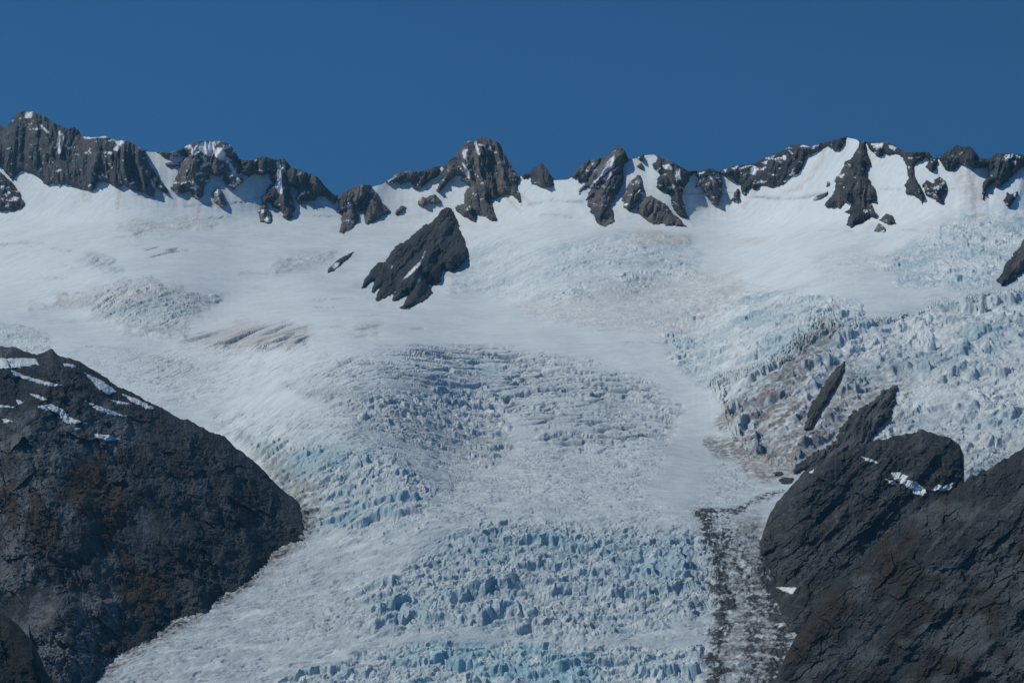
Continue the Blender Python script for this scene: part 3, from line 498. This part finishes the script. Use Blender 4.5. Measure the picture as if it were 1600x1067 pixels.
calm = np.zeros(MX.shape)
for r in R: calm = np.maximum(calm, ss(-16, 1, sdist(r[3], MX, MY)))
M['calm'] = calm
build_glacier([r[3] for r in R])
for i, (name, label, cat, poly, kw) in enumerate(R):
    if name == 'nunatak': kw['skyl'] = False
    if poly[0][1] > 380: kw['skyl'] = False
    rock(name, label, cat, poly, seed=i*3 % 50, **kw)

# ------------------------------------------------------------------ the valley's rocky slopes
class Hill:
    def __init__(s, name, T, C, Yc, m, rel, seed, jag=8.0):
        s.name, s.T, s.C, s.Yc, s.m, s.rel, s.seed, s.jag = name, T, C, Yc, m, rel, seed, jag
    def top(s, px): return lerp(s.T, px) + s.jag*fbm(px/34, px*0+s.seed, 7, s.seed, .6)
    def surf(s, px, py):
        xs = np.arange(-700, 2301, 4.0); C = lerp(s.C, xs); kk = s.Yc(xs, C)*(s.m - tanel(xs, C))
        kk = np.convolve(np.pad(kk, 7, 'edge'), np.hanning(17)[1:-1]/np.hanning(17).sum(), 'valid')
        base = np.interp(px, xs, kk)/np.maximum(s.m - tanel(px, py), .2)
        d = np.clip(py - s.top(px), 0, None)
        rnd = 26*np.exp(-d/22.0)             # the slope lies back towards its crest
        return base + rnd - s.rel(px, py)*(1 - 0.75*np.exp(-d/10))
    def build(s, x0, x1, y1, colf, step=1.0, back=(11., 5.)):
        cx = np.arange(x0, x1+step, step); tp = s.top(cx); n = int((y1 - tp.min())/step)
        t = np.linspace(0, 1, n)[:, None]; PX = np.broadcast_to(cx[None], (n, len(cx))).copy(); PY = tp[None]*(1-t) + np.maximum(y1, tp+5)[None]*t
        Y = s.surf(PX, PY); X, Zv = xz(PX, PY, Y); c = colf(PX, PY, Y)
        nb = 18; j = np.arange(nb, 0, -1)[:, None]
        Yb = Y[0][None] + j*back[0]; Zb_ = Zv[0][None] - j*back[1] - j*j*0.9; Xb = X[0][None]*np.ones((nb, 1))
        rz = 5*fbm(Xb/30, Yb/30, 4, s.seed+3)*np.minimum(j, 6)/6
        X = np.concatenate([Xb, X]); Y = np.concatenate([Yb, Y]); Zv = np.concatenate([Zb_ + rz, Zv])
        c = np.concatenate([np.broadcast_to(c[0][None], (nb,)+c[0].shape), c])
        return tag(mesh_grid(s.name, X, Y, Zv, c, M_HILL), kind='structure')
def craggy(px, py, sl, seed, a=1.0):
    x = px + 3*fbm(px/16, py/16, 4, seed+8); y = py + 3*fbm(px/16, py/16, 4, seed+9); q = x + sl*y; r = y - .4*sl*x
    g = 15*ridged(q/150, y/520, 2, seed) + 5*ridged(q/50, y/240, 3, seed+1) + 10*fbm(x/75, y/60, 7, seed+4, .62)
    rough = .35 + .65*ss(-.25, .35, fbm(x/90, y/70, 3, seed+7))
    return a*(g + rough*(.50*facet(q, r, 34, seed) + .55*facet(q, r, 14, seed+3) + .6*facet(q, r, 6.5, seed+6, 1.3)) + 1.1*ridged(x/7, y/6, 4, seed+2, .65))
VEG = [Z(5,q) for q in ([(180,520),(190,460),(240,400),(290,420),(320,480),(380,540),(370,610),(330,650),(300,640),(270,590),(220,550)],[(80,510),(110,490),(150,560),(178,620),(160,690),(110,670),(80,600)],[(0,500),(40,480),(55,560),(50,610),(20,590)],[(350,760),(380,710),(430,730),(480,760),(500,820),(430,870),(380,840),(345,810)],[(340,670),(390,690),(380,715),(350,700)],[(140,740),(190,770),(180,800),(150,780)],[(190,760),(240,760),(235,790),(200,785)])]
LEFT = Hill('valley_slope', [(-300,585),(-100,552),(0,541),(40,548),(65,552),(80,547),(100,558),(125,565),(150,582),(185,602),(215,617),(245,635),(270,648),(300,660),(330,672),(350,684),(370,700),(395,718),(415,738),(430,755),(445,768),(460,780),(472,795),(480,815),(500,850),(520,900)],
   [(-300,1135),(0,1120),(60,1110),(100,1092),(130,1067),(160,1035),(195,1012),(235,990),(265,972),(300,955),(340,925),(380,900),(405,880),(430,858),(450,838),(465,820),(476,806),(500,806)],
   Yglacier, 0.65, lambda x, y: craggy(x, y, -0.55, 200, 0.9)*(0.35+0.65*ss(.0,.5,0.5+fbm(x/120,y/150,2,209)+0.25*ss(150,330,x))), 201)
def col_left(px, py, Y):
    n1 = fbm(px/60 - py/200, py/90, 5, 210); n2 = fbm(px/9, py/9, 4, 211); n3 = fbm(px/24+py/80, py/50, 4, 212)
    c = np.broadcast_to(np.array((0.060, 0.065, 0.070)), px.shape+(3,)).copy()
    scree = ss(-.1, .35, n1 + 0.9*ss(260, 60, px)*ss(600, 680, py) - 0.25)
    c = mixc(c, (0.135, 0.143, 0.147), scree); c = mixc(c, (0.035, 0.036, 0.040), ss(0, .5, n3)*0.8)
    n5 = fbm(px/3.2, py/2.6, 3, 214)
    c = c*(1 + .35*n5)[..., None]; c = mixc(c, (0.20, 0.20, 0.20), ss(.52, .75, n5)*(.35 + .4*scree))
    c = mixc(c, (0.032, 0.034, 0.037), ss(.0, .35, fbm(px/90, py/70, 4, 215) + .3*ss(330, 430, px))*.75)
    v = np.zeros(px.shape)
    for q in VEG: v = np.maximum(v, ss(-8, 6, sdist(q, px, py) + 12*fbm(px/14, py/14, 4, 213)))
    c = mixc(c, (0.062, 0.041, 0.029), v*0.9)
    tr = ss(3.5, 1.5, np.abs(py - (912 + 0.022*np.clip(px, 0, 60)**2)))*ss(34, 28, px)
    return mixc(c, (0.16, 0.17, 0.165), tr*.8)
LEFT.build(-690, 500, 1180, col_left)
DOME = Hill('rock_dome', [(1150,900),(1172,875),(1183,850),(1190,835),(1200,810),(1215,785),(1232,762),(1250,742),(1275,722),(1300,712),(1330,702),(1360,690),(1400,680),(1440,674),(1475,680),(1500,695),(1507,712),(1500,735),(1512,765),(1540,800),(1700,880)],
   [(1150,845),(1180,845),(1195,865),(1206,900),(1217,947),(1240,985),(1300,1010),(1700,1020)], Yglacier, 0.9, lambda x, y: craggy(x, y, 0.9, 220, 0.75), 221)
def col_dome(px, py, Y):
    n1 = fbm((px+py)/60, (py-px)/160, 5, 230); n2 = fbm(px/8, py/8, 4, 231)
    c = np.broadcast_to(np.array((0.044, 0.048, 0.052)), px.shape+(3,)).copy()
    c = mixc(c, (0.028, 0.030, 0.033), ss(-.1, .4, n1)); c = mixc(c, (0.10, 0.105, 0.11), ss(.1, .5, n2)*.6); c = mixc(c, (0.072, 0.077, 0.081), ss(.0, .4, fbm((px+1.0*py)/14, py/90, 4, 233))*.7); c = c*(1+.35*fbm(px/3.2, py/2.8, 3, 234))[..., None]
    return mixc(c, (0.05, 0.048, 0.035), ss(0, .5, fbm(px/50, py/30, 3, 232))*.5)
DOME.build(1165, 1640, 1120, col_dome)
NEAR = Hill('near_slope', [(1150,1180),(1190,1100),(1205,1075),(1225,1030),(1250,985),(1290,925),(1340,870),(1400,822),(1455,785),(1500,757),(1530,738),(1560,722),(1600,699),(1660,670),(1900,560),(2300,470)],
   [(1100,1250),(1900,1250)], lambda px, C: np.interp(px, [1150, 1205, 1600, 1900, 2300], [1600, 1585, 1420, 1300, 1150]), 0.86, lambda x, y: craggy(x, y, 0.85, 240, 0.6), 241, 12.0)
def col_near(px, py, Y):
    q = px + 0.85*py
    n1 = fbm(q/70, py/220, 5, 250); n2 = fbm(px/8, py/8, 4, 251); n3 = fbm(q/20, py/90, 4, 252)
    c = np.broadcast_to(np.array((0.033, 0.036, 0.039)), px.shape+(3,)).copy()
    c = mixc(c, (0.036, 0.026, 0.018), ss(-.1, .3, n1)*ss(1180, 1300, px+0.6*(py-850))*.9)
    c = mixc(c, (0.080, 0.084, 0.086), ss(.05, .4, n3)*.85*ss(.3, -.2, n1))
    c = mixc(c, (0.12, 0.12, 0.12), ss(.86, .97, ridged((px+1.1*py)/60, py/400, 2, 255))*ss(-.2, .3, n2 + n3)*.8); c = mixc(c, (0.025, 0.025, 0.026), ss(.1, .5, fbm(px/40, py/60, 4, 253))*.7)
    c = mixc(c, (0.075, 0.080, 0.084), ss(-.05, .3, fbm(px/110, py/70, 4, 256) + .35*ss(1380, 1560, px)*ss(820, 900, py) - .1)*.85)
    c = mixc(c, (0.030, 0.026, 0.018), ss(.0, .3, fbm(px/80 + 3, py/80, 4, 257) - .15)*.8)
    n5 = fbm(px/3.2, py/2.8, 3, 254); c = c*(1 + .35*n5)[..., None]
    return mixc(c, (0.16, 0.16, 0.16), ss(.52, .75, n5)*.45)
NEAR.build(1160, 2290, 1240, col_near)
CORNER = Hill('dark_spur', [(-300,860),(-60,930),(0,958),(15,965),(32,980),(50,1000),(62,1030),(77,1057),(85,1075),(110,1130),(140,1200)],
   [(-300,1250),(140,1250)], lambda px, C: np.full(np.shape(px), 1180.0), 0.9, lambda x, y: craggy(x, y, -.5, 260, .5), 261, 2.0)
def col_corner(px, py, Y):
    n1 = fbm(px/30, py/40, 5, 270)
    return mixc(np.broadcast_to(np.array((0.022, 0.026, 0.026)), px.shape+(3,)).copy(), (0.034, 0.042, 0.034), ss(0, .5, n1))
CORNER.build(-690, 135, 1245, col_corner)

# ------------------------------------------------------------------ snow patches lying on the slopes
def patch(label, poly, hill, seed):
    P = np.asarray(poly, float); cx = np.arange(P[:,0].min()-4, P[:,0].max()+4, .8); cy = np.arange(P[:,1].min()-4, P[:,1].max()+4, .8)
    PX, PY = np.meshgrid(cx, cy); PYc = np.maximum(PY, hill.top(PX)+0.5)
    sd = sdist(P, PX, PY) + 2.2*fbm(PX/7, PY/4, 5, seed, .6)
    Y = hill.surf(PX, PYc) - np.clip(sd*1.2, -1.5, 1.6) - 0.3*fbm(PX/8, PY/8, 2, seed+1)
    X, Zv = xz(PX, PYc, Y)
    c = mixc(np.broadcast_to(np.array((0.76, 0.80, 0.81)), PX.shape+(3,)).copy(), (0.42, 0.42, 0.42), ss(1.6, -.4, sd + fbm(PX/3, PY/3, 3, seed+2))*.8)
    return tag(mesh_grid('snow_patch', X, Y, Zv, c, M_SNOW, keep=(sd > -2.0), smooth=True), label, 'snow patch', 'snow patches on the dark slopes')
LP = [('wide snow patch along the spur crest at the left edge', [(-40,112),(60,112),(105,112),(115,132),(60,140),(0,145),(-40,145)]),
 ('long thin snow strip running right below the wide edge patch on the spur', [(30,145),(80,165),(130,180),(185,192),(150,196),(90,180),(40,162)]),
 ('forked snow patch, the largest in the middle of the spur top', [(105,255),(150,246),(185,262),(210,288),(245,300),(215,307),(190,303),(170,274),(130,264)]),
 ('slanting snow strip right of the forked patch on the spur', [(250,238),(290,253),(340,270),(372,283),(330,280),(285,267)]),
 ('lowest snow patch on the spur, a small flat oval', [(275,335),(320,336),(355,350),(320,355),(285,347)]),
 ('snow wedge just under the crest of the spur', [(250,155),(300,178),(345,210),(320,220),(290,202),(270,182)]),
 ('snow strip along the spur crest, farthest right of them', [(360,217),(400,230),(462,262),(430,260),(385,240)]),
 ('short thin snow line below the crest wedge on the spur', [(322,234),(355,239),(388,248),(350,247)]),
 ('thin snow line at the left edge level with the forked patch', [(-10,250),(45,254),(40,259),(-10,259)]),
 ('tiny snow spot left of the forked patch', [(46,235),(60,234),(72,245),(55,249)]),
 ('small snow streak at the left edge below the forked patch', [(4,290),(25,292),(47,300),(10,302)]),
 ('small curved snow streak just above the forked patch', [(82,213),(120,223),(145,236),(125,236),(100,228)]),
 ('small snow fleck near the highest point of the spur', [(186,126),(205,128),(224,137),(212,141),(190,134)]),
 ('tiny snow dot at the tip of the forked patch', [(218,316),(238,319),(225,325)])]
for i, (lb, q) in enumerate(LP): patch(lb, Z(5, q), LEFT, 300+i)
RP = [('thin slanting snow strip high on the rock dome', [(925,36),(960,43),(998,65),(970,62),(940,52)], DOME),
 ('small snow patch touching the left of the largest dome snow patch', [(1022,128),(1065,138),(1072,152),(1045,152)], DOME),
 ('largest snow patch in the hollow of the rock dome', [(1045,103),(1080,98),(1120,118),(1110,133),(1150,138),(1190,173),(1195,190),(1160,200),(1140,190),(1130,172),(1090,147),(1060,127)], DOME),
 ('snow patch right of the hollow beside the gully ice', [(1215,176),(1245,148),(1260,160),(1305,143),(1297,180),(1250,178)], DOME),
 ('small snow patch at the ice margin low on the rock dome', [(565,578),(610,578),(652,582),(635,610),(600,597)], DOME),
 ('faint snow sliver on the upper left shoulder of the rock dome', [(695,107),(735,78),(720,100)], DOME)]
for i, (lb, q, hl) in enumerate(RP): patch(lb, Z(8, q), hl, 330+i)

# ------------------------------------------------------------------ loose stones
rock('boulder', 'flat pale grey slab lying on the scree low on the left slope', 'rock', [(158,938),(166,934),(176,935),(182,941),(174,946),(164,944)], tone=(.13,.135,.14), tone2=(.16,.16,.16), cap=6, h=.6, snowy=-1, per=12, surf=LEFT.surf, skyl=False, step=.6, sd_noise=1, seed=3, material=M_HILL)
rock('boulder', 'upper of two dark blocks stranded on white ice left of the rock dome', 'rock', [(1209,739),(1213,735),(1221,736),(1226,740),(1220,743),(1211,743)], tone=DARK, tone2=GREY, cap=6, h=.8, snowy=-1, per=12, skyl=False, step=.6, sd_noise=1.5, seed=4, material=M_HILL)
rock('boulder', 'lower of two dark blocks stranded on ice left of the rock dome', 'rock', [(1221,750),(1228,747),(1238,748),(1235,752),(1226,754)], tone=DARK, tone2=GREY, cap=6, h=.8, snowy=-1, per=12, skyl=False, step=.6, sd_noise=1.5, seed=6, material=M_HILL)

# ------------------------------------------------------------------ the air between
import bmesh
bm = bmesh.new(); bmesh.ops.create_cube(bm, size=1.0)
for v in bm.verts: v.co = (v.co.x*9000, 3500 + v.co.y*8200, 150 + v.co.z*2300)
me = bpy.data.meshes.new('haze'); bm.to_mesh(me); bm.free()
hz = bpy.data.objects.new('haze', me); sc.collection.objects.link(hz); hz['kind'] = 'stuff'
hm = bpy.data.materials.new('thin_air'); hm.use_nodes = True; t = hm.node_tree; t.nodes.clear()
o_ = t.nodes.new('ShaderNodeOutputMaterial'); pv = t.nodes.new('ShaderNodeVolumePrincipled')
pv.inputs['Color'].default_value = (0.30, 0.72, 1.0, 1); pv.inputs['Density'].default_value = 2.4e-5; pv.inputs['Anisotropy'].default_value = 0.0
t.links.new(pv.outputs[0], o_.inputs['Volume']); me.materials.append(hm)
print('lowest', min(v[2] for o in bpy.data.objects if o.type=='MESH' for v in o.bound_box), 'highest', max(v[2] for o in bpy.data.objects if o.type=='MESH' and o.name!='haze' for v in o.bound_box),
      'far', max(v[1] for o in bpy.data.objects if o.type=='MESH' and o.name!='haze' for v in o.bound_box))
